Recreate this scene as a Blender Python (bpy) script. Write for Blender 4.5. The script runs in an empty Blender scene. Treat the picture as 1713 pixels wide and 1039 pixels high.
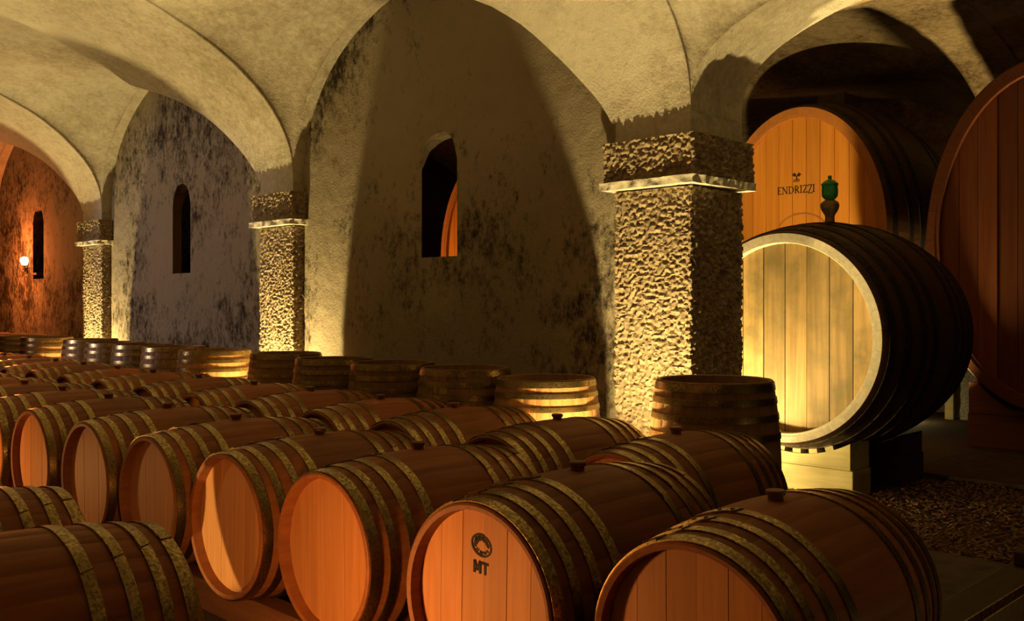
import bpy, bmesh, math, random
import numpy as np
from mathutils import Vector, Matrix, noise

random.seed(7)
S = bpy.context.scene
COL = S.collection
PI = math.pi

# ------------------------------------------------------------------ camera, world, light, exposure
cam_d = bpy.data.cameras.new('camera')
cam = bpy.data.objects.new('camera', cam_d)
COL.objects.link(cam)
cam.location = (0, 0, 1.4)
cam.rotation_euler = (math.radians(90), 0, math.radians(45))
cam_d.sensor_width = 36
cam_d.lens = 36 * 1620 / 1713
cam_d.shift_y = -14.5 / 1713
cam_d.clip_start = 0.05
S.camera = cam

S.view_settings.view_transform = 'Standard'
S.view_settings.look = 'None'
S.view_settings.exposure = 0.2
S.view_settings.gamma = 1.0
S.view_settings.use_curve_mapping = False

world = bpy.data.worlds.new('cellar_dark')
S.world = world
world.use_nodes = True
world.node_tree.nodes['Background'].inputs[0].default_value = (0.02, 0.012, 0.006, 1)
world.node_tree.nodes['Background'].inputs[1].default_value = 0.0

def aim(o, target):
    d = Vector(target) - o.location
    o.rotation_euler = d.to_track_quat('-Z', 'Y').to_euler()

def spot(name, loc, target, power, color, angle, blend=0.3, radius=0.04):
    l = bpy.data.lights.new(name, 'SPOT')
    l.energy = power; l.color = color
    l.spot_size = math.radians(angle); l.spot_blend = blend
    l.shadow_soft_size = radius
    o = bpy.data.objects.new(name, l); COL.objects.link(o)
    o.location = loc
    aim(o, target)
    return o

def point(name, loc, power, color, radius=0.1):
    l = bpy.data.lights.new(name, 'POINT')
    l.energy = power; l.color = color; l.shadow_soft_size = radius
    o = bpy.data.objects.new(name, l); COL.objects.link(o)
    o.location = loc
    return o

YEL = (1.0, 0.76, 0.30)
WARM = (1.0, 0.47, 0.13)
# uplights on the floor in the gaps between the upright barrels, before the arcade pillars
for ux, uy, up in ((-3.60, 4.24, 1.0), (-8.08, 4.60, 1.0), (-12.58, 4.60, 1.0), (0.95, 4.45, 0.2)):
    spot('uplight', (ux, uy, 0.14), (ux - 0.05, uy + 0.15, 3.0), 360 * up, YEL, 150, 1.0, 0.03)
    point('uplight_spill', (ux, uy, 0.14), 40 * up, YEL, 0.03)
# uplights of the opposite arcade, behind the camera
for ux, up in ((-3.6, 40), (-8.1, 360), (-12.6, 360)):
    spot('uplight', (ux, -1.5, 0.14), (ux, -0.4, 3.0), up, YEL, 125, 1.0, 0.05)
spot('uplight_side', (-3.6, -1.5, 0.14), (-3.88, 2.03, 0.5), 420, YEL, 13, 0.4, 0.02)
# low lamps in the walkway between the first two barrel rows, below the frame
point('walkway_lamp', (-2.60, 1.30, 0.32), 26, WARM, 0.05)
point('walkway_lamp', (-6.55, 1.33, 0.30), 19, WARM, 0.05)
# dim warm fill lights added over the aisle, no real fixtures there
point('aisle_fill', (0.6, -1.0, 2.9), 6, WARM, 0.15)
point('aisle_fill', (-5.2, -0.9, 2.9), 5, WARM, 0.15)
# cooler lamp of the opposite side, turned on the middle bay
spot('cool_lamp', (-13.6, -1.4, 2.2), (-10.7, 5.3, 1.6), 420, (0.92, 0.78, 0.84), 40, 0.6, 0.08)
# rear aisle lamps
spot('rear_uplight', (-4.42, 5.92, 0.14), (-3.7, 7.4, 3.2), 620, YEL, 128, 0.7, 0.05)
point('rear_spill', (-3.98, 6.05, 0.10), 34, YEL, 0.03)
spot('rear_uplight', (-3.95, 9.37, 0.14), (-4.05, 9.9, 4.1), 560, YEL, 100, 0.7, 0.05)
spot('rear_lamp', (-11.4, 7.4, 0.5), (-10.5, 9.4, 2.3), 260, WARM, 60, 0.5, 0.06)

# ------------------------------------------------------------------ material helpers
def mat(name):
    m = bpy.data.materials.new(name); m.use_nodes = True
    nt = m.node_tree
    b = nt.nodes['Principled BSDF']
    return m, nt, b

def N(nt, t, **kw):
    n = nt.nodes.new(t)
    for k, v in kw.items():
        if k in ('scale', 'detail', 'rough', 'dist'):
            n.inputs[{'scale': 'Scale', 'detail': 'Detail', 'rough': 'Roughness', 'dist': 'Distortion'}[k]].default_value = v
        else:
            setattr(n, k, v)
    return n

def coords(nt, scale=(1, 1, 1), kind='Object', rand=0.0):
    tc = N(nt, 'ShaderNodeTexCoord')
    mp = N(nt, 'ShaderNodeMapping')
    mp.inputs['Scale'].default_value = scale
    nt.links.new(tc.outputs[kind], mp.inputs['Vector'])
    if rand:
        oi = N(nt, 'ShaderNodeObjectInfo')
        mu = N(nt, 'ShaderNodeMath', operation='MULTIPLY'); mu.inputs[1].default_value = rand
        nt.links.new(oi.outputs['Random'], mu.inputs[0])
        nt.links.new(mu.outputs[0], mp.inputs['Location'])
    return mp.outputs['Vector']

def ramp(nt, src, stops):
    r = N(nt, 'ShaderNodeValToRGB')
    e = r.color_ramp.elements
    while len(e) < len(stops):
        e.new(0.5)
    for i, (p, c) in enumerate(stops):
        e[i].position = p
        e[i].color = (c[0], c[1], c[2], 1) if not isinstance(c, (int, float)) else (c, c, c, 1)
    nt.links.new(src, r.inputs[0])
    return r.outputs[0]

def mix(nt, fac, a, b, mode='MIX'):
    n = N(nt, 'ShaderNodeMix', data_type='RGBA', blend_type=mode)
    for sock, v in ((n.inputs[0], fac), (n.inputs[6], a), (n.inputs[7], b)):
        if isinstance(v, (int, float)):
            sock.default_value = v
        elif isinstance(v, tuple):
            sock.default_value = (v[0], v[1], v[2], 1)
        else:
            nt.links.new(v, sock)
    return n.outputs[2]

def bump(nt, b, h, strength, dist):
    n = N(nt, 'ShaderNodeBump')
    n.inputs['Strength'].default_value = strength
    n.inputs['Distance'].default_value = dist
    nt.links.new(h, n.inputs['Height'])
    nt.links.new(n.outputs[0], b.inputs['Normal'])

def plaster(name, base, stain, stain_lo, stain_hi, streak, bstr=0.5, lump=5.0):
    m, nt, b = mat(name)
    v = coords(nt, (1, 1, streak))
    n1 = N(nt, 'ShaderNodeTexNoise', scale=7.0, detail=10, rough=0.78); nt.links.new(v, n1.inputs['Vector'])
    n2 = N(nt, 'ShaderNodeTexNoise', scale=22, detail=6, rough=0.7); nt.links.new(v, n2.inputs['Vector'])
    v2 = coords(nt)
    n3 = N(nt, 'ShaderNodeTexNoise', scale=0.7, detail=3, rough=0.5); nt.links.new(v2, n3.inputs['Vector'])
    n4 = N(nt, 'ShaderNodeTexNoise', scale=lump, detail=6, rough=0.55); nt.links.new(v2, n4.inputs['Vector'])
    n5 = N(nt, 'ShaderNodeTexNoise', scale=60, detail=4, rough=0.6); nt.links.new(v2, n5.inputs['Vector'])
    add = N(nt, 'ShaderNodeMath', operation='ADD'); nt.links.new(n1.outputs[0], add.inputs[0])
    m2 = N(nt, 'ShaderNodeMath', operation='MULTIPLY_ADD'); m2.inputs[1].default_value = 0.75; 
    nt.links.new(n2.outputs[0], m2.inputs[0]); nt.links.new(n3.outputs[0], m2.inputs[2])
    nt.links.new(m2.outputs[0], add.inputs[1])
    dv = N(nt, 'ShaderNodeMath', operation='DIVIDE'); dv.inputs[1].default_value = 2.75
    nt.links.new(add.outputs[0], dv.inputs[0])
    f = ramp(nt, dv.outputs[0], [(stain_lo, 1.0), (stain_hi, 0.0)])
    tint = mix(nt, n4.outputs[0], tuple(c * 0.86 for c in base), tuple(min(1, c * 1.1) for c in base))
    c = mix(nt, f, tint, stain)
    nt.links.new(c, b.inputs['Base Color'])
    b.inputs['Roughness'].default_value = 0.95
    b.inputs['Specular IOR Level'].default_value = 0.1
    hm = N(nt, 'ShaderNodeMath', operation='MULTIPLY_ADD'); hm.inputs[1].default_value = 0.25
    nt.links.new(n5.outputs[0], hm.inputs[0]); nt.links.new(n4.outputs[0], hm.inputs[2])
    bump(nt, b, hm.outputs[0], bstr, 0.03)
    return m

M = {}
M['vault'] = plaster('vault_plaster', (0.55, 0.49, 0.39), (0.30, 0.25, 0.17), 0.38, 0.55, 1.0, 0.9)
M['wall'] = plaster('old_wall_plaster', (0.27, 0.22, 0.15), (0.03, 0.021, 0.013), 0.43, 0.52, 0.65, 0.9)
M['wall_rear'] = plaster('rear_plaster', (0.36, 0.26, 0.15), (0.10, 0.06, 0.03), 0.40, 0.55, 1.0, 0.7)

def stone(name, a, c_, sc=18):
    m, nt, b = mat(name)
    v = coords(nt)
    n = N(nt, 'ShaderNodeTexNoise', scale=sc, detail=6, rough=0.65); nt.links.new(v, n.inputs['Vector'])
    n2 = N(nt, 'ShaderNodeTexNoise', scale=90, detail=3); nt.links.new(v, n2.inputs['Vector'])
    nt.links.new(ramp(nt, n.outputs[0], [(0.33, c_), (0.62, a)]), b.inputs['Base Color'])
    b.inputs['Roughness'].default_value = 0.9
    b.inputs['Specular IOR Level'].default_value = 0.2
    bump(nt, b, n2.outputs[0], 0.5, 0.008)
    return m
M['stone'] = stone('hewn_stone', (0.36, 0.28, 0.175), (0.17, 0.115, 0.065))
M['ledge'] = stone('ledge_stone', (0.66, 0.60, 0.48), (0.50, 0.44, 0.34))
M['granite'] = stone('granite', (0.50, 0.47, 0.40), (0.14, 0.13, 0.11), 40)

def wood(name, c1, c2, grain=(30, 30, 2.0), rough=0.55, tint=0.35, bstr=0.25, spec=0.3, dirt=None):
    m, nt, b = mat(name)
    v = coords(nt, grain, rand=37.0)
    n = N(nt, 'ShaderNodeTexNoise', scale=1.0, detail=6, rough=0.6, dist=0.4); nt.links.new(v, n.inputs['Vector'])
    v2 = coords(nt, (1, 1, 1), rand=11.0)
    n2 = N(nt, 'ShaderNodeTexNoise', scale=3.5, detail=5, rough=0.6); nt.links.new(v2, n2.inputs['Vector'])
    c = ramp(nt, n.outputs[0], [(0.3, c1), (0.68, c2)])
    oi = N(nt, 'ShaderNodeObjectInfo')
    mr = N(nt, 'ShaderNodeMapRange'); mr.inputs[3].default_value = 1 - tint; mr.inputs[4].default_value = 1 + tint * 0.4
    nt.links.new(oi.outputs['Random'], mr.inputs[0])
    hsv = N(nt, 'ShaderNodeHueSaturation')
    nt.links.new(mr.outputs[0], hsv.inputs['Value']); nt.links.new(c, hsv.inputs['Color'])
    c = hsv.outputs[0]
    if dirt:
        c = mix(nt, ramp(nt, n2.outputs[0], [(dirt[0], 0.0), (dirt[1], dirt[3])]), c, dirt[2])
    nt.links.new(c, b.inputs['Base Color'])
    b.inputs['Roughness'].default_value = rough
    b.inputs['Specular IOR Level'].default_value = spec
    bump(nt, b, n.outputs[0], bstr, 0.004)
    return m
LY = (34, 2.2, 34)
M['oak'] = wood('oak_stave', (0.25, 0.078, 0.022), (0.37, 0.122, 0.034), LY, 0.6, 0.3, dirt=(0.5, 0.75, (0.12, 0.05, 0.022), 0.6))
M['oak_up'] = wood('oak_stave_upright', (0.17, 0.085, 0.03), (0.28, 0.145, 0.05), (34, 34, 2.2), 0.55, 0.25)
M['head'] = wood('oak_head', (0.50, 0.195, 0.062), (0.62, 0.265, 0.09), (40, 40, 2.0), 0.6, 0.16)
M['head_shaded'] = wood('oak_head_shaded', (0.10, 0.045, 0.02), (0.15, 0.07, 0.03), (40, 40, 2.0), 0.6, 0.2)  # head oak darkened: shade inside the recessed upright tops put into the colour
M['bung'] = wood('bung', (0.16, 0.065, 0.028), (0.22, 0.09, 0.04), (20, 20, 20), 0.5, 0.1)
M['cask_stave'] = wood('cask_stave', (0.045, 0.02, 0.009), (0.085, 0.036, 0.016), (20, 1.5, 20), 0.5, 0.3)
M['cask_chime'] = wood('cask_chime', (0.33, 0.28, 0.20), (0.46, 0.40, 0.29), (25, 25, 25), 0.7, 0.1)
M['cask_head_old'] = wood('cask_head_weathered', (0.20, 0.125, 0.045), (0.36, 0.23, 0.085), (26, 26, 1.3), 0.6, 0.3, dirt=(0.45, 0.68, (0.11, 0.085, 0.03), 0.75))
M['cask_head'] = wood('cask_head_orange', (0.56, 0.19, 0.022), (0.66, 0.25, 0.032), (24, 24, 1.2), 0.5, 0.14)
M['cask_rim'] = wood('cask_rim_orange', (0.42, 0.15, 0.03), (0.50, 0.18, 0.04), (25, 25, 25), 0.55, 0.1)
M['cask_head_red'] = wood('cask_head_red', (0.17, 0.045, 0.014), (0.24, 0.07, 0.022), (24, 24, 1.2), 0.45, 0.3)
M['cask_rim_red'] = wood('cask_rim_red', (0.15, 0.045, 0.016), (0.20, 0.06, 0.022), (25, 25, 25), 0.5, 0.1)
M['timber'] = wood('pale_timber', (0.42, 0.35, 0.15), (0.56, 0.48, 0.23), (1.5, 24, 24), 0.75, 0.1, dirt=(0.5, 0.75, (0.22, 0.20, 0.08), 0.6))
M['timber_red'] = wood('red_timber', (0.24, 0.09, 0.035), (0.34, 0.13, 0.05), (1.5, 24, 24), 0.7, 0.1)
M['rail'] = wood('rail_timber', (0.20, 0.08, 0.03), (0.30, 0.12, 0.05), (1.5, 24, 24), 0.7, 0.1)
M['dark_timber'] = wood('dark_timber', (0.04, 0.025, 0.015), (0.07, 0.04, 0.025), (20, 1.5, 20), 0.7, 0.1)

def metal(name, c1, c2, rough, sc=30, metallic=0.9):
    m, nt, b = mat(name)
    v = coords(nt, rand=23.0)
    n = N(nt, 'ShaderNodeTexNoise', scale=sc, detail=5, rough=0.7); nt.links.new(v, n.inputs['Vector'])
    nt.links.new(ramp(nt, n.outputs[0], [(0.38, c1), (0.6, c2)]), b.inputs['Base Color'])
    b.inputs['Metallic'].default_value = metallic
    rr = ramp(nt, n.outputs[0], [(0.35, min(1, rough + 0.25)), (0.65, rough)])
    nt.links.new(rr, b.inputs['Roughness'])
    bump(nt, b, n.outputs[0], 0.15, 0.002)
    return m
M['hoop'] = metal('galvanised_hoop', (0.17, 0.11, 0.045), (0.46, 0.34, 0.14), 0.22, 90, 1.0)
M['rivet'] = metal('rivet', (0.16, 0.12, 0.07), (0.30, 0.24, 0.15), 0.5)
M['iron'] = metal('dark_iron', (0.03, 0.022, 0.016), (0.07, 0.05, 0.035), 0.5)
M['steel'] = metal('worn_steel', (0.25, 0.18, 0.10), (0.5, 0.4, 0.26), 0.4)

def plain(name, c, rough=0.7, **kw):
    m, nt, b = mat(name)
    v = coords(nt)
    n = N(nt, 'ShaderNodeTexNoise', scale=40, detail=4); nt.links.new(v, n.inputs['Vector'])
    nt.links.new(mix(nt, n.outputs[0], tuple(x * 0.85 for x in c), tuple(min(1, x * 1.1) for x in c)), b.inputs['Base Color'])
    b.inputs['Roughness'].default_value = rough
    for k, x in kw.items():
        b.inputs[k.replace('_', ' ')].default_value = x
    return m
M['ink'] = plain('burnt_ink', (0.025, 0.012, 0.008), 0.8)
M['ink_red'] = plain('red_ink', (0.55, 0.07, 0.04), 0.8)
M['ink_faint'] = plain('faint_brand', (0.36, 0.13, 0.035), 0.7)
M['chips'] = plain('wood_chips', (0.20, 0.10, 0.05), 0.9)
M['slab'] = stone('floor_slab', (0.10, 0.062, 0.04), (0.055, 0.034, 0.022), 8)
M['green_glass'] = plain('green_glass', (0.05, 0.42, 0.16), 0.12, Transmission_Weight=0.35)
M['amber_glass'] = plain('amber_glass', (0.28, 0.20, 0.06), 0.12, Transmission_Weight=0.35)

m, nt, b = mat('earth_floor')
v = coords(nt)
n1 = N(nt, 'ShaderNodeTexNoise', scale=35, detail=8, rough=0.75); nt.links.new(v, n1.inputs['Vector'])
n2 = N(nt, 'ShaderNodeTexNoise', scale=1.6, detail=4); nt.links.new(v, n2.inputs['Vector'])
c = ramp(nt, n1.outputs[0], [(0.35, (0.05, 0.03, 0.018)), (0.7, (0.17, 0.10, 0.055))])
c = mix(nt, ramp(nt, n2.outputs[0], [(0.4, 0.0), (0.7, 0.5)]), c, (0.07, 0.045, 0.028))
nt.links.new(c, b.inputs['Base Color']); b.inputs['Roughness'].default_value = 0.9
bump(nt, b, n1.outputs[0], 0.9, 0.03)
M['floor'] = m

m, nt, b = mat('lamp_flame')
b.inputs['Base Color'].default_value = (1, 0.6, 0.2, 1)
b.inputs['Emission Color'].default_value = (1, 0.62, 0.22, 1)
b.inputs['Emission Strength'].default_value = 9
M['flame'] = m

# ------------------------------------------------------------------ mesh helpers
class MB:
    def __init__(s):
        s.v = []; s.f = []; s.mi = []; s.cur = 0
    def add(s, vs, fs):
        o = len(s.v)
        s.v.extend([tuple(p) for p in vs])
        for f in fs:
            s.f.append(tuple(o + i for i in f)); s.mi.append(s.cur)
    def box(s, x0, x1, y0, y1, z0, z1):
        v = [(x0, y0, z0), (x1, y0, z0), (x1, y1, z0), (x0, y1, z0), (x0, y0, z1), (x1, y0, z1), (x1, y1, z1), (x0, y1, z1)]
        s.add(v, [(0, 3, 2, 1), (4, 5, 6, 7), (0, 1, 5, 4), (1, 2, 6, 5), (2, 3, 7, 6), (3, 0, 4, 7)])
    def grid(s, rows, closed=False):
        nu = len(rows[0]); vs = [p for r in rows for p in r]; fs = []
        for i in range(len(rows) - 1):
            for j in range(nu if closed else nu - 1):
                k = (j + 1) % nu
                fs.append((i * nu + j, i * nu + k, (i + 1) * nu + k, (i + 1) * nu + j))
        s.add(vs, fs)
    def lathe(s, prof, n=24, c=(0, 0, 0)):
        rows = [[(c[0] + r * math.cos(2 * PI * j / n), c[1] + r * math.sin(2 * PI * j / n), c[2] + z) for j in range(n)] for r, z in prof]
        s.grid(rows, True)
    def prism(s, poly, axis, d0, d1):
        """poly of (a, b); axis 'y': a->x, b->z"""
        n = len(poly)
        def P(a, b_, d):
            return {'y': (a, d, b_), 'x': (d, a, b_), 'z': (a, b_, d)}[axis]
        vs = [P(a, b_, d0) for a, b_ in poly] + [P(a, b_, d1) for a, b_ in poly]
        fs = [tuple(range(n)), tuple(range(2 * n - 1, n - 1, -1))] + [(i, n + i, n + (i + 1) % n, (i + 1) % n) for i in range(n)]
        s.add(vs, fs)
    def mesh(s, name, mats, smooth=False, fixn=True, bevel=0.0):
        me = bpy.data.meshes.new(name)
        me.from_pydata(s.v, [], s.f)
        for m_ in (mats if isinstance(mats, (list, tuple)) else [mats]):
            me.materials.append(m_)
        me.polygons.foreach_set('material_index', s.mi)
        if fixn or bevel:
            bm = bmesh.new(); bm.from_mesh(me)
            if bevel:
                bmesh.ops.bevel(bm, geom=[e for e in bm.edges if len(e.link_faces) == 2 and e.calc_face_angle(0) > 0.6], offset=bevel, segments=2, affect='EDGES', profile=0.6)
            bmesh.ops.recalc_face_normals(bm, faces=bm.faces)
            bm.to_mesh(me); bm.free()
        if smooth:
            me.polygons.foreach_set('use_smooth', [True] * len(me.polygons))
            try:
                me.set_sharp_from_angle(angle=math.radians(40))
            except Exception:
                pass
        me.update()
        return me

def link(name, me, parent=None):
    o = bpy.data.objects.new(name, me); COL.objects.link(o)
    if parent: o.parent = parent
    return o

def tag(o, label, cat, group=None):
    o['label'] = label; o['category'] = cat
    if group: o['group'] = group
    return o

def thing(name, label, cat, loc=(0, 0, 0), group=None):
    o = bpy.data.objects.new(name, None); COL.objects.link(o)
    o.location = loc
    return tag(o, label, cat, group)

def struct(name, me):
    o = link(name, me); o['kind'] = 'structure'
    return o

def copy_tree(o, parent=None):
    c = o.copy(); COL.objects.link(c)
    if parent: c.parent = parent
    for ch in list(o.children):
        copy_tree(ch, c)
    return c

# ------------------------------------------------------------------ the setting
PX = [0.74, -3.80, -8.35, -12.85, -17.35, -21.85]      # arcade pillars along the wall
YF, YB = 5.08, 5.68                                     # pillar front and rear faces
SPR, HB = 2.60, 0.30
XMIN, XMAX = -21.85, 5.26
YBACK, YREAR = -2.0, 12.52

def jitter(p, amp=0.012, sc=1.7):
    n = noise.noise_vector(Vector(p) * sc) * amp + noise.noise_vector(Vector(p) * sc * 4.1) * amp * 0.35
    return (p[0] + n.x * 0.3, p[1] + n.y * 0.3, p[2] + n.z)

class Long:
    def __init__(s, y0, y1, rise):
        s.c = (y0 + y1) / 2; s.a = (y1 - y0) / 2; s.r = rise
    def z(s, y):
        u = min(1, abs(y - s.c) / s.a)
        return SPR + s.r * math.sqrt(max(0, 1 - u * u))
PXX = [5.26] + PX
cells = []                                    # (left, right, crown height at the wall, profile power)
for x1, x0 in zip(PXX[:-1], PXX[1:]):
    cells.append((x0 + HB, x1 - HB, 3.30, 2.6) if x0 >= -3.81 else (x0 + HB, x1 - HB, 4.10, 2.0))
mb = MB()
EDGE = ([2.55, 2.75, 3.0, 3.3, 3.46, 3.56, 3.66, 9.0], [0.30, 0.42, 0.62, 0.86, 1.06, 1.32, 1.6, 1.6])
def vault(L, ya, yb, haunch=False):
    """transverse ribs over the pillars and a smooth vault cell in every bay"""
    nY = 80
    ys = [L.c - L.a * math.cos(PI * i / nY) for i in range(nY + 1)]
    if ya < ys[0] - 0.01: ys = [ya, (ya + ys[0]) / 2] + ys
    if yb > ys[-1] + 0.01: ys = ys + [(yb + ys[-1]) / 2, yb]
    for xp in PXX:
        rows = []
        for y in ys:
            z = L.z(y)
            o = float(np.interp(z, *EDGE)) if haunch and xp < 0 else HB
            row = [jitter((xp - o - 0.004, y, z + 0.012))]
            row += [jitter((xp - o + (o + HB) * j / 12, y, z)) for j in range(13)]
            row += [jitter((xp + HB + 0.004, y, z + 0.012))]
            rows.append(row)
        mb.grid(rows)
    for x0, x1, crown, n in cells:
        c, a_ = (x0 + x1) / 2, (x1 - x0) / 2
        rows = []
        for y in ys:
            zl = L.z(y) + 0.006
            xr = x1 + HB - float(np.interp(L.z(y), *EDGE)) if haunch and x1 < 0 else x1
            top = max(crown, zl + 0.10)
            row = []
            for i in range(57):
                u = -math.cos(PI * i / 56)
                row.append(jitter((c + (a_ if u < 0 else xr - c) * u, y, zl + (top - zl) * max(0, 1 - abs(u) ** n) ** (1 / n))))
            rows.append(row)
        mb.grid(rows)
main_v = Long(YBACK, YF, 1.70)
rear_v = Long(YB, YREAR, 1.70)
vault(main_v, YBACK - 0.2, YB, True)
struct('ceiling', mb.mesh('ceiling', M['vault'], smooth=True, fixn=False))
mb = MB()
vault(rear_v, YB, YREAR + 0.2)
struct('ceiling', mb.mesh('ceiling', M['wall_rear'], smooth=True, fixn=False))

mb = MB(); mb.box(XMIN - 0.5, XMAX + 0.5, YBACK - 0.5, YREAR + 0.5, -0.2, 0.0)
struct('floor', mb.mesh('floor', M['floor']))
mb = MB(); mb.box(XMIN, XMAX, YBACK - 0.4, YBACK - 0.02, 0, 4.6)
struct('wall_back', mb.mesh('wall_back', M['wall']))
mb = MB(); mb.box(XMIN, XMAX, YREAR + 0.02, YREAR + 0.4, 0, 4.6)
struct('wall_rear', mb.mesh('wall_rear', M['wall_rear']))
mb = MB(); mb.box(XMIN - 0.3, XMIN, YBACK - 0.4, YREAR + 0.4, 0, 4.6)
struct('wall_left', mb.mesh('wall_left', M['wall']))
mb = MB(); mb.box(XMAX, XMAX + 0.3, YBACK - 0.4, YREAR + 0.4, 0, 4.6)
struct('wall_right', mb.mesh('wall_right', M['wall']))

def bay_wall(name, xl, xr, slit_x, w, z0, z1, yf=5.20, yb=5.45, H=4.25):
    mb = MB()
    n = 10
    xs = [slit_x - w / 2 + w * i / n for i in range(n + 1)]
    r = w / 2
    zt = [z1 - r + math.sqrt(max(0, r * r - (x - slit_x) ** 2)) * 1.1 for x in xs]
    for y, xs in ((yf, xs), (yb, [slit_x + (x - slit_x) * 2.3 for x in xs])):
        def q(xa, xb, za, zb, za2=None, zb2=None):
            mb.add([(xa, y, za), (xb, y, za2 if za2 is not None else za), (xb, y, zb2 if zb2 is not None else zb), (xa, y, zb)], [(0, 1, 2, 3)])
        for xa, xb in ((xl, xs[0]), (xs[-1], xr)):
            q(xa, xb, 0, H)
        for i in range(n):
            q(xs[i], xs[i + 1], 0, z0)
            q(xs[i], xs[i + 1], zt[i], H, zt[i + 1], H)
    xs = [slit_x - w / 2 + w * i / n for i in range(n + 1)]
    outl = [(xs[0], z0)] + list(zip(xs, zt)) + [(xs[-1], z0)]
    m_ = len(outl)
    rag = [0.012 * noise.noise(Vector((a * 9, b_ * 9, 3))) for a, b_ in outl]
    vs = [(a, yf, b_) for a, b_ in outl] + [(slit_x + (a - slit_x) * 2.3, yb, b_ if b_ > z0 + 0.01 else z0 - 0.1) for a, b_ in outl]
    mb.add(vs, [(i, (i + 1) % m_, m_ + (i + 1) % m_, m_ + i) for i in range(m_)])
    for x in (xl, xr):
        mb.add([(x, yf, 0), (x, yb, 0), (x, yb, H), (x, yf, H)], [(0, 1, 2, 3)])
    struct(name, mb.mesh(name, M['wall'], fixn=False))
bay_wall('wall_near_bay', PX[2] + 0.28, PX[1] - 0.28, -6.05, 0.45, 1.77, 2.78)
bay_wall('wall_middle_bay', PX[3] + 0.28, PX[2] - 0.28, -10.59, 0.44, 1.73, 2.74)
bay_wall('wall_far_bay', PX[4] + 0.28, PX[3] - 0.28, -15.16, 0.44, 1.74, 2.78)
bay_wall('wall_end_bay', PX[5] + 0.28, PX[4] - 0.28, -19.6, 0.42, 1.74, 2.80)

# ------------------------------------------------------------------ pillars
def rough_box(x0, x1, y0, y1, z0, z1, step, amp, sc, seed):
    """box with all sides cut into a fine grid and hacked by noise, top and bottom closed"""
    mb = MB()
    nz = max(2, int((z1 - z0) / step))
    per = []
    nx = max(2, int((x1 - x0) / step)); ny = max(2, int((y1 - y0) / step))
    per += [(x0 + (x1 - x0) * i / nx, y0, 0, -1) for i in range(nx)]
    per += [(x1, y0 + (y1 - y0) * i / ny, 1, 0) for i in range(ny)]
    per += [(x1 - (x1 - x0) * i / nx, y1, 0, 1) for i in range(nx)]
    per += [(x0, y1 - (y1 - y0) * i / ny, -1, 0) for i in range(ny)]
    cx, cy = (x0 + x1) / 2, (y0 + y1) / 2
    rows = []
    for k in range(nz + 1):
        z = z0 + (z1 - z0) * k / nz
        row = []
        for (x, y, a, b_) in per:
            p = Vector((x, y, z * 1.0 + seed * 7.3))
            d = noise.noise(p * sc) * 0.65 + noise.noise(p * sc * 2.2) * 0.35
            d = (abs(d) ** 0.8) * (1 if d > 0 else -1) * amp * 1.4
            big = noise.noise(p * 3.1) * amp * 0.5
            nx_, ny_ = (x - cx) / (x1 - x0) * 2, (y - cy) / (y1 - y0) * 2
            dirx = a + (0.7 * nx_ if abs(nx_) > 0.93 else 0); diry = b_ + (0.7 * ny_ if abs(ny_) > 0.93 else 0)
            l = math.hypot(dirx, diry) or 1
            row.append((x + dirx / l * (d + big), y + diry / l * (d + big), z))
        rows.append(row)
    mb.grid(rows, True)
    n = len(per)
    mb.add(rows[0], [tuple(range(n))]); mb.add(rows[-1], [tuple(range(n))])
    return mb

def make_pillar():
    t = thing('pillar', '', 'pillar')
    link('shaft', rough_box(-0.30, 0.30, 0, 0.60, 0, 2.13, 0.0085, 0.019, 40, 1).mesh('shaft', M['stone'], smooth=True), t)
    link('impost_block', rough_box(-0.355, 0.355, -0.055, 0.655, 2.19, 2.455, 0.0085, 0.019, 40, 2).mesh('impost_block', M['stone'], smooth=True), t)
    mb = rough_box(-0.372, 0.375, -0.085, 0.66, 2.14, 2.19, 0.012, 0.017, 13, 3)
    link('ledge', mb.mesh('ledge', M['ledge'], smooth=True), t)
    mb = rough_box(-0.30, 0.30, 0.0, 0.60, 2.44, 2.61, 0.05, 0.004, 5, 4)
    link('capital', mb.mesh('capital', M['vault'], smooth=True), t)
    return t
pil = make_pillar()
pil.location = (PX[1], YF, 0); pil['label'] = 'nearest rough-hewn stone pillar with lit ledge, beside the open arch'
p2 = copy_tree(pil); p2.location = (PX[2], YF, 0); p2['label'] = 'second rough stone pillar, between the two slit-window bays'
p3 = copy_tree(pil); p3.location = (PX[3], YF, 0); p3['label'] = 'farthest rough stone pillar, beside the red-lit wall with the lamp'
for p_ in (pil, p2, p3):
    p_['group'] = 'stone pillars of the arcade'

# ------------------------------------------------------------------ barrels
BL, RE, RB = 0.95, 0.304, 0.345
def rad(t):                        # t in -1..1 along the axis
    return RB - (RB - RE) * (abs(t) ** 1.9)
NST = 26
HOOPS = [(0.029, 0.040), (0.102, 0.033), (0.186, 0.033), (0.283, 0.037)]

def orient(mb, lying):
    """local build: axis = y (lying, centre at z=RB) or axis = z (standing on z=0)"""
    if lying:
        mb.v = [(x, s, RB + u) for (x, u, s) in [(p[0], p[1], p[2]) for p in mb.v]]
    else:
        mb.v = [(x, u, s + BL / 2) for (x, u, s) in mb.v]
    return mb

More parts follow.
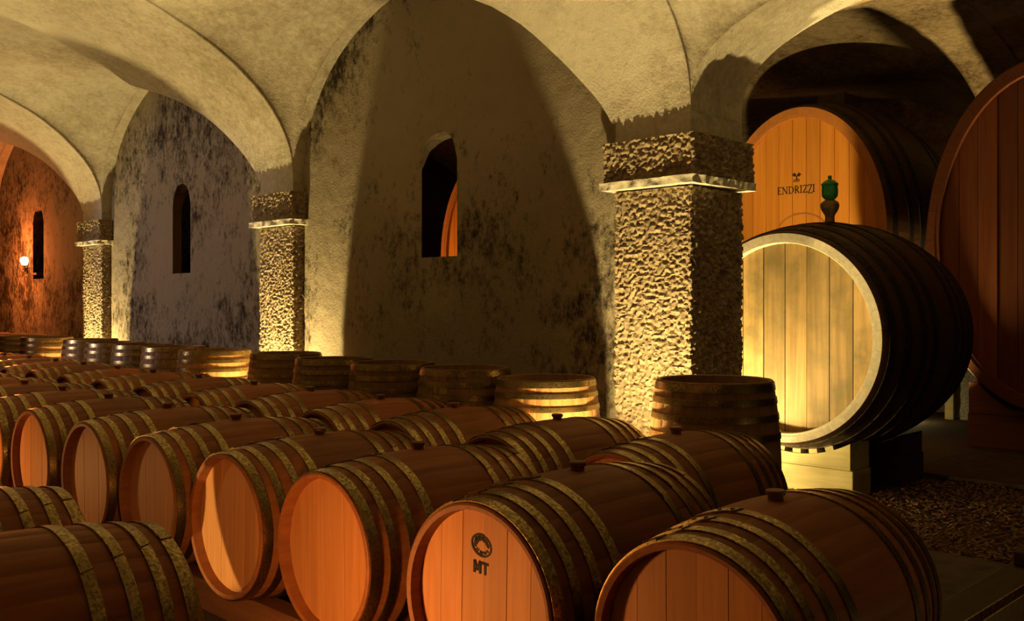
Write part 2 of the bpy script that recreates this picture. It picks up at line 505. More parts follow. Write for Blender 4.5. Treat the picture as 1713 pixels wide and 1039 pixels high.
def body_mb():
    mb = MB()
    ang = []
    for k in range(NST):
        a0 = 2 * PI * (k + 0.5) / NST; w = 2 * PI / NST
        for f, d in ((0.0, -0.0009), (0.03, 0), (0.5, 0.0), (0.97, 0)):
            ang.append((a0 + w * f, d))
    rows = []
    def ring(r, s, g=1.0):
        return [((r + d * g) * math.sin(a), (r + d * g) * math.cos(a), s) for a, d in ang]
    ns = 18
    h = BL / 2
    rows.append(ring(RE - 0.024, -h + 0.050, 0))
    rows.append(ring(RE - 0.020, -h + 0.004, 0))
    rows.append(ring(RE - 0.006, -h, 0.3))
    for i in range(ns + 1):
        t = -1 + 2 * i / ns
        s = t * (h - 0.004)
        rows.append(ring(rad(t), s))
    rows.append(ring(RE - 0.006, h, 0.3))
    rows.append(ring(RE - 0.020, h - 0.004, 0))
    rows.append(ring(RE - 0.024, h - 0.050, 0))
    mb.grid(rows, True)
    return mb

def hoop_mb(dist, w, lap_ang, sign, n=64, lap=True):
    mb = MB()
    h = BL / 2
    c = h - dist
    rows = []
    def ring(s, off):
        r = rad(min(1, abs(s) / h))
        return [((r + off) * math.sin(2 * PI * j / n), (r + off) * math.cos(2 * PI * j / n), s * sign) for j in range(n)]
    s0, s1 = c - w / 2, min(c + w / 2, h - 0.002)
    for s, off in ((s0, -0.002), (s0, 0.0045), ((s0 + s1) / 2, 0.0050), (s1, 0.0045), (s1, -0.002)):
        rows.append(ring(s, off))
    mb.grid(rows, True)
    if lap:                                   # overlapping riveted end
        m_ = 8; span = math.radians(26)
        top = []; bot = []
        for j in range(m_ + 1):
            a = lap_ang - span * j / m_
            k = 0.0
            if j == 0: k = 1.0
            ra = []
            for s, dz in ((s0 + 0.001, 0), (s1 - 0.001, 0)):
                aa = a - (math.radians(2.0) if (j == 0 and s > c) else 0)
                r = rad(min(1, abs(s) / h)) + 0.0082 - (0.0035 * j / m_)
                ra.append((r * math.sin(aa), r * math.cos(aa), s * sign))
            top.append(ra)
        mb.grid(top)
        e = top[0]
        low = [(p[0] * 0.985, p[1] * 0.985, p[2]) for p in e]
        mb.grid([e, low])
        for side in (0, 1):
            mb.grid([[r[side] for r in top], [(r[side][0] * 0.985, r[side][1] * 0.985, r[side][2]) for r in top]])
    return mb

def rivet_mb(dist, ang, sign):
    h = BL / 2; s = (h - dist) * sign
    r0 = rad(min(1, abs(s) / h)) + 0.007
    mb = MB()
    c = Vector((r0 * math.sin(ang), r0 * math.cos(ang), s))
    nrm = Vector((math.sin(ang), math.cos(ang), 0)); t1 = Vector((math.cos(ang), -math.sin(ang), 0)); t2 = Vector((0, 0, 1))
    rows = []
    for rr, hh in ((0.0075, 0), (0.006, 0.0028), (0.0025, 0.004)):
        rows.append([tuple(c + nrm * hh + t1 * rr * math.cos(2 * PI * j / 10) + t2 * rr * math.sin(2 * PI * j / 10)) for j in range(10)])
    mb.grid(rows, True); mb.add(rows[-1], [tuple(range(10))])
    return mb

def board_polys(a, b_, n, gap):
    """vertical boards filling an ellipse of half axes a (x) and b_ (z)"""
    out = []
    for i in range(n):
        x0 = -a + 2 * a * i / n + gap / 2; x1 = -a + 2 * a * (i + 1) / n - gap / 2
        xs = [x0 + (x1 - x0) * j / 6 for j in range(7)]
        top = [(x, b_ * math.sqrt(max(0, 1 - (x / a) ** 2))) for x in xs]
        if i == 0: top[0] = (x0, top[0][1])
        poly = top + [(x, -z) for x, z in reversed(top)]
        pp = []
        for p in poly:
            if not pp or (abs(pp[-1][0] - p[0]) + abs(pp[-1][1] - p[1])) > 1e-4: pp.append(p)
        out.append(pp)
    return out

_mesh_cache = {}
def barrel_proto(lying, detail):
    t = thing('barrel', '', 'barrel')
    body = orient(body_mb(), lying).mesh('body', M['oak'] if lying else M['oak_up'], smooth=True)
    link('body', body, t)
    laps = [-0.02, -0.10, -0.19, -0.30]
    for sign in (-1, 1):
        for i, (d, w) in enumerate(HOOPS):
            la = laps[3 - i] * 1.0 if sign < 0 else -laps[i] + 0.4
            me = orient(hoop_mb(d, w, la, sign, lap=detail), lying).mesh('hoop', M['hoop'], smooth=True)
            ho = link('hoop', me, t)
            if detail and sign < 0:
                for dd in (0.07, 0.19):
                    link('rivet', orient(rivet_mb(d, la - dd, sign), lying).mesh('rivet', M['rivet'], smooth=True), ho)
    rh = RE - 0.0235
    front_s = -(BL / 2 - 0.045) if lying else (BL / 2 - 0.045)
    for poly in board_polys(rh, rh, 6, 0.0014):
        mb = MB(); dz = random.uniform(-0.001, 0.001)
        if lying:
            mb.prism(poly, 'y', front_s + dz, front_s + 0.022)
            mb.v = [(x, y, z + RB) for x, y, z in mb.v]
        else:
            mb.prism(poly, 'z', front_s + dz, front_s - 0.022)
            mb.v = [(x, y, z + BL / 2) for x, y, z in mb.v]
        link('head_board', mb.mesh('head_board', M['head'] if lying else M['head_shaded'], bevel=0.0008), t)
    mb = MB(); s = -front_s
    ring = [(rh * math.sin(2 * PI * j / 40), rh * math.cos(2 * PI * j / 40), s) for j in range(40)]
    mb.add(ring, [tuple(range(40))]); mb.add([(p[0], p[1], s * 0.97) for p in ring], [tuple(range(40))])
    mb.grid([ring, [(p[0], p[1], s * 0.97) for p in ring]], True)
    link('head', orient(mb, lying).mesh('head', M['head_shaded']), t)
    if lying:
        mb = MB(); mb.lathe([(0.0, -0.012), (0.022, -0.012), (0.023, 0.012), (0.028, 0.015), (0.029, 0.026), (0.026, 0.029), (0.0, 0.029)], 16, (0, 0, 2 * RB))
        link('bung', mb.mesh('bung', M['bung'], smooth=True), t)
    return t

proto_l = barrel_proto(True, True)
proto_s = barrel_proto(False, True)
used = {id(proto_l): False, id(proto_s): False}
def barrel(proto, x, y, z, label, group, rz=0.0, roll=0.0, sc=1.0, tilt=0.0, sz=None):
    if not used[id(proto)]:
        used[id(proto)] = True; o = proto
    else:
        o = copy_tree(proto)
    o.location = (x, y, z); o.rotation_euler = (tilt, roll, rz)
    o.scale = (sc, sc, sz or sc)
    o['label'] = label; o['group'] = group
    return o

ORD = ['first', 'second', 'third', 'fourth', 'fifth', 'sixth', 'seventh', 'eighth', 'ninth', 'tenth', 'eleventh', 'twelfth', 'thirteenth', 'fourteenth']
RZ = 0.11
# front row: heads at y = 2.0
G1 = 'barrels lying in the front row'
row1 = [-1.453, -2.158, -3.055, -3.75, -4.48, -5.23, -6.05, -6.80, -7.56, -8.31, -9.06, -9.81, -10.56]
lab1 = ['lying oak barrel nearest the camera, at the right-hand end of the front row',
        'lying oak barrel stamped MT on its pale head in the front row',
        'lying oak barrel with bright orange head, next left of the MT barrel',
        'lying oak barrel with a yellow streak of light across its head',
        'lying oak barrel with shadowed head, just left of the yellow-streaked one']
R1 = []
for i, x in enumerate(row1):
    lab = lab1[i] if i < 5 else 'lying oak barrel in the front row, %s left of the yellow-streaked head' % ORD[i - 4]
    R1.append(barrel(proto_l, x, 2.0 + (0.07, -0.02, 0.05, 0.02)[min(i, 3)] + BL / 2, RZ + (0.022 if i < 2 else 0), lab, G1, rz=(0.04, 0.03)[i] if i < 2 else random.uniform(-0.012, 0.012), roll=random.uniform(-0.03, 0.03), sc=(1.0, 1.02)[i] if i < 2 else 1.0))
# second row: heads at y = 3.25
G2 = 'barrels lying in the second row'
row2 = [-2.59, -3.336, -4.10, -4.82, -5.58, -6.34, -7.13, -7.92, -8.70, -9.46, -10.2, -10.95, -11.7, -12.45]
for i, x in enumerate(row2):
    lab = ('lying oak barrel at the right-hand end of the second row, before the upright barrel' if i == 0 else
           'lying oak barrel in the second row, %s from its right-hand end' % ORD[i])
    barrel(proto_l, x, 3.18 + BL / 2, RZ, lab, G2, rz=random.uniform(-0.015, 0.015), roll=random.uniform(-0.06, 0.06))
# row nearest the camera, seen from behind
G0 = 'barrels lying in the row before the front row'
barrel(proto_l, -2.70, 1.25 - BL / 2, RZ, 'dark lying oak barrel filling the lower left corner', G0)
barrel(proto_l, -3.44, 1.26 - BL / 2, RZ, 'lying oak barrel just behind the dark one in the lower left corner', G0, rz=0.01)
barrel(proto_l, -4.20, 1.25 - BL / 2, RZ, 'lying oak barrel barely in view at the left edge, behind two others', G0)
# upright barrels along the wall
G3 = 'upright barrels along the wall'
stand = [(-2.97, 4.54, 1.03, 'upright oak barrel right of the nearest pillar, before the old cask'),
         (-4.25, 4.57, 1.03, 'upright oak barrel lit yellow on one side, just left of the nearest pillar'),
         (-4.96, 4.50, 1.0, 'dark upright barrel along the wall, next left of the yellow-lit one'),
         (-5.76, 4.50, 1.0, 'dark upright barrel along the wall, second left of the yellow-lit one'),
         (-6.52, 4.50, 1.0, 'dark upright barrel along the wall, third left of the yellow-lit one'),
         (-7.50, 4.66, 1.0, 'dark upright barrel just right of the second pillar'),
         (-8.69, 4.61, 1.09, 'upright oak barrel lit yellow below the second pillar'),
         (-9.42, 4.55, 1.0, 'upright barrel under the middle slit window, first left of second pillar'),
         (-10.14, 4.55, 1.0, 'upright barrel under the middle slit window, second left of second pillar'),
         (-10.85, 4.55, 1.0, 'upright barrel under the middle slit window, third left of second pillar'),
         (-11.98, 4.72, 1.0, 'dark upright barrel just right of the farthest pillar'),
         (-13.10, 4.60, 1.0, 'upright barrel lit pale yellow below the farthest pillar'),
         (-13.85, 4.55, 1.0, 'dark upright barrel first left of the farthest pillar'),
         (-14.6, 4.55, 1.0, 'dark upright barrel second left of the farthest pillar'),
         (-15.35, 4.55, 1.0, 'dark upright barrel third left of the farthest pillar')]
for i, (x, y, sc, lab) in enumerate(stand):
    barrel(proto_s, x, y, 0.0, lab, G3, rz=random.uniform(0, 6.28), sc=sc, sz={1: 0.965, 6: 0.99}.get(i), tilt=random.uniform(-0.01, 0.01))

# timber rails the barrels lie on
def rail(x0, x1, y, label, w=0.10, h=RZ + 0.026):
    mb = MB(); mb.box(x0, x1, y - w / 2, y + w / 2, 0, h)
    o = link('timber_rail', mb.mesh('timber_rail', M['rail'], bevel=0.006))
    return tag(o, label, 'rail', 'timber rails under the barrels')
rail(-11.0, -1.05, 2.17, 'long timber rail under the heads of the front barrel row')
rail(-11.0, -1.05, 2.78, 'long timber rail under the far ends of the front barrel row')
rail(-12.9, -2.25, 3.40, 'long timber rail under the heads of the second barrel row')
rail(-12.9, -2.25, 4.00, 'long timber rail under the far ends of the second barrel row')
rail(-4.6, -2.35, 0.45, 'timber rail under the near ends of the lower left barrels')
rail(-4.6, -2.35, 1.08, 'timber rail under the far ends of the lower left barrels')

# stamp and letters on the MT barrel
mt = R1[1]
def flat(strips, y0, th=0.0012):
    """strips: list of convex polygons (x, z) -> thin plates"""
    mb = MB()
    for p in strips:
        mb.prism(p, 'y', y0 - th, y0 + 0.0005)
    return mb
def bar(x0, z0, x1, z1, w):
    d = Vector((x1 - x0, z1 - z0)); n = Vector((-d.y, d.x)).normalized() * w / 2
    return [(x0 + n.x, z0 + n.y), (x1 + n.x, z1 + n.y), (x1 - n.x, z1 - n.y), (x0 - n.x, z0 - n.y)]
yh = -(BL / 2 - 0.045) - 0.001
polys = []
cx, cz, ea, eb, rot = -0.012, RB + 0.172, 0.044, 0.034, -0.25
def ell(a, sa, sb):
    x, z = sa * math.cos(a), sb * math.sin(a)
    return (cx + x * math.cos(rot) - z * math.sin(rot), cz + x * math.sin(rot) + z * math.cos(rot))
for j in range(36):
    a0, a1 = 2 * PI * j / 36, 2 * PI * (j + 1) / 36
    polys.append([ell(a0, ea, eb), ell(a1, ea, eb), ell(a1, ea - 0.006, eb - 0.006), ell(a0, ea - 0.006, eb - 0.006)])
for j in range(10):                       # leaf-like arc in the upper half
    a = 0.35 + 2.5 * j / 9
    w = 0.006 + 0.006 * (j % 2) + (0.006 if j > 6 else 0)
    p, q = ell(a - 0.11, ea - 0.015 - w / 2, eb - 0.012 - w / 2), ell(a + 0.11, ea - 0.012, eb - 0.010)
    polys.append(bar(p[0], p[1], q[0], q[1], w + 0.003))
for j in range(9):                        # illegible lettering in the lower half
    a = PI + 0.35 + (PI - 0.7) * j / 8
    p, q = ell(a, ea - 0.019, eb - 0.017), ell(a + 0.05 * (-1) ** j, ea - 0.009, eb - 0.008)
    polys.append(bar(p[0], p[1], q[0], q[1], 0.0045))
o = link('oval_stamp', flat(polys, yh).mesh('oval_stamp', M['ink']), mt); o['label'] = 'black oval stamp'
zb, zt_ = RB + 0.022, RB + 0.066
polys = [bar(-0.022, zb, -0.022, zt_, 0.010), bar(0.006, zb, 0.006, zt_, 0.010), bar(-0.021, zt_, -0.008, zb + 0.010, 0.009), bar(0.005, zt_, -0.008, zb + 0.010, 0.009),
         bar(0.032, zb, 0.032, zt_, 0.011), bar(0.016, zt_ - 0.005, 0.048, zt_ - 0.005, 0.010)]
polys = [[(x * 0.85 - 0.022, (z - RB) * 0.85 + RB + 0.068) for x, z in p] for p in polys]
o = link('stamped_letters', flat(polys, yh).mesh('stamped_letters', M['ink']), mt); o['label'] = 'black stamped letters MT'

# ------------------------------------------------------------------ big casks in the rear aisle
def cask(name_label, x, y, zc, a, b_, length, bulge, nst, nboards, mats, rim=0.085, recess=0.06, hoops=None, hw=0.06, thick=0.06, group=None):
    """cask lying along y, front head at y; half axes a, b_"""
    t = thing('cask', name_label, 'cask', (x, y, 0), group)
    stm, rimm, headm = mats
    L = length
    def R(s):
        u = 2 * s / L - 1
        return 1 + bulge * (1 - abs(u) ** 2)
    for k in range(nst):
        w = 2 * PI / nst
        angs = [w * k + w * f for f in (0.003, 0.2, 0.5, 0.8, 0.997)]
        mb = MB()
        rows = []
        ss = [0, 0.012] + [L * i / 10 for i in range(1, 10)] + [L - 0.012, L]
        def pt(an, s, d):
            q = R(s)
            return ((a * q - d) * math.sin(an), s, zc + (b_ * q - d) * math.cos(an))
        for s in ss:
            dd = 0.01 if s in (0, L) else 0
            rows.append([pt(an, s, dd) for an in angs])
        mb.grid(rows)
        inner = [[pt(an, s, thick) for an in angs] for s in ss]
        mb.grid(inner)
        for idx in (0, -1):
            mb.grid([[r[idx] for r in rows], [r[idx] for r in inner]])
        mb.cur = 1
        mb.grid([rows[0], inner[0]]); mb.grid([rows[-1], inner[-1]])
        mb.cur = 0
        link('stave', mb.mesh('stave', [stm, rimm], smooth=True), t)
    # chime ring inside the stave ends
    mb = MB(); n = 72
    def ringp(d, s): return [((a - d) * math.sin(2 * PI * j / n), s, zc + (b_ - d) * math.cos(2 * PI * j / n)) for j in range(n)]
    mb.grid([ringp(thick - 0.002, 0.02), ringp(thick - 0.002, 0.004), ringp(rim, 0.004), ringp(rim + 0.004, 0.012), ringp(rim + 0.004, recess + 0.04)], True)
    link('chime_ring', mb.mesh('chime_ring', rimm, smooth=True), t)
    boards = []
    for poly in board_polys(a - rim + 0.004, b_ - rim + 0.004, nboards, 0.004):
        mb = MB(); dz = random.uniform(-0.003, 0.003)
        mb.prism(poly, 'y', recess + dz, recess + 0.05)
        mb.v = [(p[0], p[1], p[2] + zc) for p in mb.v]
        boards.append(link('head_board', mb.mesh('head_board', headm, bevel=0.003), t))
    mb = MB(); rg = ringp(rim, L - 0.06)
    mb.add(rg, [tuple(range(n))]); mb.grid([rg, ringp(rim, L - 0.1)], True)
    link('head', mb.mesh('head', stm), t)
    for s in hoops:
        mb = MB()
        def hr(s_, off):
            q = R(s_); return [((a * q + off) * math.sin(2 * PI * j / n), s_, zc + (b_ * q + off) * math.cos(2 * PI * j / n)) for j in range(n)]
        s0, s1 = s - hw / 2, s + hw / 2
        mb.grid([hr(s0, -0.004), hr(s0, 0.007), hr(s1, 0.007), hr(s1, -0.004)], True)
        link('hoop', mb.mesh('hoop', M['iron'], smooth=True), t)
    return t

def saddle(label, x0, x1, y0, y1, ztop, zmid, cx, zc, a, b_, m_, ygap=0.04, wedges=True):
    """two stacked timbers, the upper one hollowed to carry a cask"""
    t = thing('cask_support', label, 'support', (cx, y0, 0))
    mb = MB(); mb.box(x0 - cx - 0.015, x1 - cx + 0.015, 0.01, y1 - y0, 0, zmid - 0.004)
    link('timber', mb.mesh('timber', m_, bevel=0.008), t)
    n = 40; top = []
    for i in range(n + 1):
        x = x0 - cx + (x1 - x0) * i / n
        u = min(1, abs(x) / (a + ygap))
        zz = zc - (b_ + ygap) * math.sqrt(1 - u * u)
        top.append((x, min(ztop, max(zmid + 0.05, zz))))
    mb = MB(); mb.prism([(x0 - cx, zmid), *top, (x1 - cx, zmid)][::-1], 'y', 0, y1 - y0)
    link('timber', mb.mesh('timber', m_), t)
    if wedges:
        for i in range(-4, 5):
            an = i * 0.155
            mb = MB()
            xx = (a + ygap / 2) * math.sin(an); zz = zc - (b_ + ygap / 2) * math.cos(an)
            hw_, hh = 0.032, ygap / 2 + 0.006
            if abs(xx) > x1 - cx - 0.1: continue
            ca, sa = math.cos(an), math.sin(an)
            poly = [(xx + p * ca - q * sa * -1 * -1, zz + p * sa + q * ca) for p, q in ((-hw_, -hh), (hw_, -hh), (hw_, hh), (-hw_, hh))]
            mb.prism(poly, 'y', 0.01, 0.2)
            link('wedge', mb.mesh('wedge', m_), t)
    return t

# old round cask
FC = cask('round weathered cask with pale rim, behind the upright barrel right of pillar', -3.58, 6.32, 1.14, 0.765, 0.765, 1.62, 0.14, 34, 8,
          (M['cask_stave'], M['cask_chime'], M['cask_head_old']), rim=0.075, recess=0.07, hoops=[0.09, 0.26, 0.46, 0.62, 1.0, 1.18, 1.36, 1.53], hw=0.07, thick=0.055)
saddle('pale yellow timber support under the front of the weathered cask', -4.3, -3.16, 6.55, 6.85, 0.445, 0.20, -3.58, 1.14, 0.82, 0.82, M['timber'], ygap=0.038)
saddle('timber support under the rear of the weathered cask', -4.3, -3.12, 7.3, 7.7, 0.445, 0.225, -3.58, 1.14, 0.845, 0.845, M['dark_timber'], wedges=False)

# lettered oval cask
EX, EY, EZ, EA, EB = -5.10, 9.35, 2.10, 0.98, 1.36
EC = cask('tall oval cask with orange head lettered ENDRIZZI', EX, EY, EZ, EA, EB, 2.0, 0.10, 36, 11,
          (M['cask_stave'], M['cask_rim'], M['cask_head']), rim=0.115, recess=0.05, hoops=[0.12, 0.4, 0.62, 1.38, 1.6, 1.88], hw=0.08, thick=0.08, group='tall oval casks of the rear aisle')
saddle('timber support under the tall orange-headed cask', EX - 0.8, EX + 0.8, EY + 0.3, EY + 0.6, 1.0, 0.4, EX, EZ, EA * 1.08, EB * 1.08, M['dark_timber'], wedges=False)
# red cask at the right edge
RX, RY, RZc, RA, RBb = -2.72, 9.45, 2.0, 1.07, 1.60
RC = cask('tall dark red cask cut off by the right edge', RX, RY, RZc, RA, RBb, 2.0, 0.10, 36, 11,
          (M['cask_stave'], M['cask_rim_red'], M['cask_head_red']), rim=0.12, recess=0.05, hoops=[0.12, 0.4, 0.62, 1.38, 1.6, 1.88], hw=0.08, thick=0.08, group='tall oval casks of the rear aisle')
saddle('reddish timber support under the dark red cask', -3.50, -1.95, 9.75, 10.1, 0.62, 0.33, RX, RZc, RA * 1.06, RBb * 1.06, M['timber_red'], ygap=0.03, wedges=False)
# cask glimpsed through the slit window
SC = cask('orange cask glimpsed through the nearest slit window', -9.95, 9.4, 2.05, 0.95, 1.42, 2.0, 0.10, 36, 11,
          (M['cask_stave'], M['cask_rim'], M['cask_head']), rim=0.115, recess=0.05, hoops=[0.12, 0.4, 1.6], hw=0.08, thick=0.08, group='tall oval casks of the rear aisle')
saddle('timber support under the cask behind the slit window', -10.7, -9.2, 9.7, 10.0, 0.95, 0.4, -9.95, 2.05, 1.026, 1.534, M['dark_timber'], wedges=False)
# bung block on top of the lettered cask
mb = MB(); mb.box(-0.16, 0.16, 0.75, 1.1, EZ + EB * 1.08, EZ + EB * 1.08 + 0.14)
link('bung', mb.mesh('bung', M['dark_timber'], bevel=0.01), EC)

# lettering on the oval cask: serif capitals from strokes
def letters(text, h):
    out = []; x = 0.0
    K, T, SF = 0.135 * h, 0.075 * h, 0.13 * h
    def st(x0, z0, x1, z1, w): out.append(bar(x + x0 * h, z0 * h, x + x1 * h, z1 * h, w))
    def sf(x0, z0): out.append(bar(x + x0 * h - SF, z0 * h, x + x0 * h + SF, z0 * h, T))
    prev = ''
    for ch in text:
        if ch == 'E':
            st(0.1, 0, 0.1, 1, K); st(0, 0.965, 0.52, 0.965, T); st(0, 0.035, 0.56, 0.035, T); st(0.1, 0.52, 0.40, 0.52, T)
            st(0.50, 1, 0.50, 0.80, T); st(0.54, 0, 0.54, 0.20, T); adv = 0.68
        elif ch == 'N':
            st(0.1, 0, 0.1, 1, T); st(0.09, 0.97, 0.68, 0.03, K); st(0.68, 0, 0.68, 1, T); sf(0.1, 0.035); sf(0.68, 0.965); sf(0.06, 0.965); adv = 0.94
        elif ch == 'D':
            st(0.1, 0, 0.1, 1, K); st(0, 0.965, 0.16, 0.965, T); st(0, 0.035, 0.16, 0.035, T)
            pts = [(0.12 + 0.58 * math.sin(PI * j / 10), 0.5 + 0.465 * math.cos(PI * j / 10)) for j in range(11)]
            for j in range(10): st(*pts[j], *pts[j + 1], K if 2 < j < 7 else T)
            adv = 0.88
        elif ch == 'R':
            st(0.1, 0, 0.1, 1, K); st(0, 0.965, 0.16, 0.965, T); sf(0.1, 0.035)
            pts = [(0.12 + 0.40 * math.sin(PI * j / 8), 0.74 + 0.225 * math.cos(PI * j / 8)) for j in range(9)]
            for j in range(8): st(*pts[j], *pts[j + 1], K if 2 < j < 6 else T)
            st(0.24, 0.52, 0.64, 0.02, K); adv = 0.78
        elif ch == 'I':
            st(0.13, 0, 0.13, 1, K); sf(0.13, 0.035); sf(0.13, 0.965); adv = 0.40
        elif ch == 'Z':
            lo = -0.14 if prev == 'Z' else 0
            st(0.02, 0.965, 0.58, 0.965, T); st(0.55, 0.96, 0.06, lo + 0.04, K); st(0.02, lo + 0.035, 0.62, lo + 0.035, T)
            st(0.04, 1, 0.04, 0.80, T); st(0.60, lo, 0.60, lo + 0.2, T); adv = 0.70
        prev = ch; x += adv * h
    return out, x
hgt = 0.080
lp, wd = letters('ENDRIZZI', hgt)
zl = 2.55
off = -0.03 - wd / 2
mb = flat([[(p[0] + off, p[1] + zl) for p in q] for q in lp], 0.045, 0.0015)
o = link('lettering', mb.mesh('lettering', M['ink']), EC); o['label'] = 'black serif lettering ENDRIZZI'
# small tree-like emblem above it
em = []
def blob(x, z, r, n=8, sq=1.0): em.append([(x + r * math.cos(2 * PI * j / n), z + r * sq * math.sin(2 * PI * j / n)) for j in range(n)])
for bx, bz, br in ((-0.040, 0.070, 0.011), (-0.024, 0.078, 0.012), (-0.030, 0.058, 0.010), (-0.010, 0.064, 0.011), (0.016, 0.060, 0.010), (0.028, 0.076, 0.013), (0.042, 0.066, 0.011), (0.030, 0.054, 0.010)):
    blob(bx, bz, br, 8, 0.75)
em.append(bar(0.004, 0.018, 0.002, 0.046, 0.012)); em.append(bar(0.002, 0.044, -0.026, 0.066, 0.007)); em.append(bar(0.002, 0.044, 0.030, 0.066, 0.007)); em.append(bar(-0.03, 0.012, 0.036, 0.012, 0.006))
for bx in (-0.03, -0.012, 0.008, 0.028): em.append(bar(bx - 0.005, -0.003, bx + 0.006, -0.003, 0.010))
mb = flat([[(p[0] - 0.03, p[1] + zl + 0.13) for p in q] for q in em], 0.045, 0.0015)
o = link('emblem', mb.mesh('emblem', M['ink']), EC); o['label'] = 'small black tree emblem'
em = []
blob(0.0, 0.045, 0.040, 14, 0.75)
for j in range(20):
    a0, a1 = 2 * PI * j / 20, 2 * PI * (j + 1) / 20
mb = flat([[(p[0] + 0.03, p[1] + 2.13) for p in q] for q in em], 0.045, 0.0015)
o = link('seal', mb.mesh('seal', M['ink_red']), EC); o['label'] = 'small red seal'
em = []
for j in range(22):
    a0, a1 = PI * 0.15 + PI * 0.7 * j / 22, PI * 0.15 + PI * 0.7 * (j + 1) / 22
    em.append([(0.30 * math.cos(a), 0.22 * math.sin(a)) for a in (a0, a1)] + [(0.285 * math.cos(a), 0.205 * math.sin(a)) for a in (a1, a0)])
mb = flat([[(p[0] + 0.03, p[1] + 2.12) for p in q] for q in em], 0.045, 0.001)
o = link('faint_arc', mb.mesh('faint_arc', M['ink_faint']), EC); o['label'] = 'faint branded arc'

# green glass filling vessel on the round cask
ft = thing('filling_vessel', 'green glass topping-up vessel on an amber bulb, standing on weathered cask', 'vessel', (-3.47, 6.86, 1.14 + 0.765 * 1.125))
ft.scale = (0.74, 0.74, 0.74)
mb = MB(); mb.lathe([(0, 0), (0.05, 0), (0.045, 0.05), (0.05, 0.07), (0.085, 0.13), (0.095, 0.17), (0.085, 0.2), (0.05, 0.225), (0.045, 0.235), (0, 0.235)], 24)
link('bulb', mb.mesh('bulb', M['amber_glass'], smooth=True), ft)
mb = MB(); mb.lathe([(0, 0.236), (0.055, 0.236), (0.078, 0.265), (0.082, 0.31), (0.078, 0.37), (0.085, 0.375), (0.085, 0.392), (0, 0.392)], 24)
link('cup', mb.mesh('cup', M['green_glass'], smooth=True), ft)
mb = MB(); mb.lathe([(0, 0.393), (0.080, 0.393), (0.055, 0.42), (0.022, 0.435), (0.016, 0.445), (0.022, 0.46), (0.016, 0.475), (0, 0.478)], 20)
link('lid', mb.mesh('lid', M['green_glass'], smooth=True), ft)

# ------------------------------------------------------------------ wall lamp of the far bay
wl = thing('wall_lamp', 'small glowing lamp on the red-lit far wall', 'lamp', (-15.62, 5.28, 1.86))
mb = MB(); mb.lathe([(0, 0), (0.035, 0), (0.03, 0.02), (0.012, 0.03), (0.012, 0.07), (0.03, 0.09), (0, 0.09)], 16, (0, -0.12, 0)); mb.box(-0.012, 0.012, -0.12, 0, 0.03, 0.055)
link('bracket', mb.mesh('bracket', M['iron']), wl)
mb = MB(); mb.lathe([(0, 0.092), (0.035, 0.10), (0.065, 0.16), (0.06, 0.2), (0.03, 0.22), (0, 0.225)], 16, (0, -0.12, 0))
link('glass_shade', mb.mesh('glass_shade', M['flame'], smooth=True), wl)
point('wall_lamp_light', (-15.62, 4.70, 2.02), 110, (1.0, 0.24, 0.05), 0.06)
mb = MB(); mb.box(-0.12, 0.12, -0.10, 0.0, 0, 0.035)
o = link('wall_shelf', mb.mesh('wall_shelf', M['dark_timber'], bevel=0.004)); o.location = (-15.3, 5.28, 1.80)
tag(o, 'small dark bracket on the red-lit wall, below the far slit window', 'bracket')

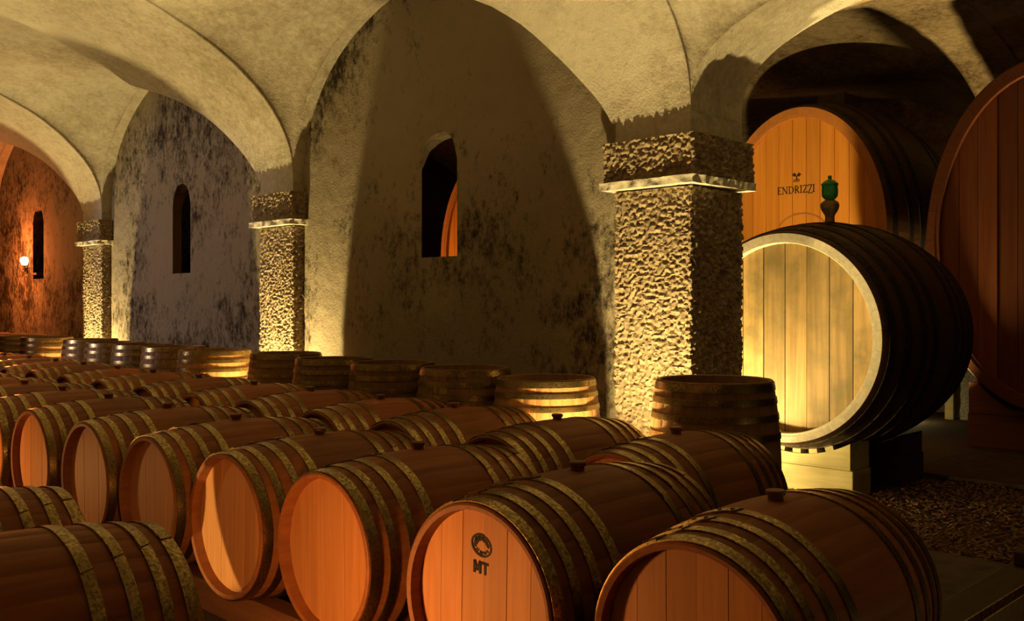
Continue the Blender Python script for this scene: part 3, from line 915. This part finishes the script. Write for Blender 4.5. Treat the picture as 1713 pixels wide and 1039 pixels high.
# ------------------------------------------------------------------ floor of the rear aisle
mb = MB(); mb.box(-3.3, 4.8, 7.72, 9.2, 0, 0.05)
struct('floor_slab', mb.mesh('floor_slab', M['slab'], bevel=0.01))
mb = MB(); mb.box(-2.2, 4.8, 2.0, 5.42, 0, 0.03)
struct('floor_paving', mb.mesh('floor_paving', M['slab'], bevel=0.01))
mb = MB()
rnd = random.Random(3)
for i in range(15000):
    x = rnd.uniform(-4.9, 1.2); y = rnd.uniform(5.44, 7.70)
    if -4.25 < x < -3.1 and 6.6 < y < 7.72: continue
    if -4.2 < x < -3.4 and 5.0 < y < 5.75: continue
    l, w, h = rnd.uniform(0.007, 0.022), rnd.uniform(0.004, 0.009), rnd.uniform(0.003, 0.008)
    a = rnd.uniform(0, PI); t = rnd.uniform(-0.35, 0.35); z = rnd.uniform(0.002, 0.014)
    u = Vector((math.cos(a) * math.cos(t), math.sin(a) * math.cos(t), math.sin(t))) * l; v = Vector((-math.sin(a), math.cos(a), 0)) * w; c = Vector((x, y, z + abs(math.sin(t)) * l))
    up = Vector((0, 0, h))
    vs = [c - u - v, c + u - v * 0.7, c + u + v * 0.7, c - u + v]
    mb.add([tuple(p) for p in vs] + [tuple(p + up) for p in vs], [(4, 5, 6, 7), (0, 1, 5, 4), (1, 2, 6, 5), (2, 3, 7, 6), (3, 0, 4, 7)])
o = link('gravel', mb.mesh('gravel', M['chips'], fixn=False)); o['kind'] = 'stuff'
tag(o, 'brown wood chip gravel strewn on the floor around the weathered cask', 'gravel')

# channel beam at the lower right
ct = thing('channel_beam', 'dark beam with steel channel lying on floor at the lower right corner', 'beam', (-1.42, 3.3, 0.03))
mb = MB(); mb.box(-0.20, -0.01, 0, 2.6, 0, 0.10)
link('timber', mb.mesh('timber', M['dark_timber'], bevel=0.008), ct)
mb = MB(); mb.box(-0.005, 0.002, 0, 2.6, 0, 0.125); mb.box(0.002, 0.045, 0, 2.6, 0, 0.012); mb.box(0.045, 0.052, 0, 2.6, 0, 0.125)
link('steel_channel', mb.mesh('steel_channel', M['steel']), ct)
mb = MB(); mb.box(-0.17, -0.03, 1.7, 1.95, 0.10, 0.17)
link('block', mb.mesh('block', M['dark_timber'], bevel=0.01), ct)

# stone block and post glimpsed between the casks
o = link('stone_block', rough_box(-0.15, 0.17, 0, 0.4, 0, 0.66, 0.03, 0.012, 12, 5).mesh('stone_block', M['granite'], smooth=True))
o.location = (-4.26, 11.9, 0); tag(o, 'speckled stone block glimpsed between the two casks at the right', 'stone')
mb = MB(); mb.box(-0.05, 0.05, 0, 0.12, 0, 0.52)
o = link('timber_post', mb.mesh('timber_post', M['timber'], bevel=0.006)); o.location = (-4.47, 11.82, 0)
tag(o, 'short pale timber post beside the speckled stone block', 'post')
point('rear_far_lamp', (-4.75, 11.3, 0.12), 3.5, YEL, 0.05)
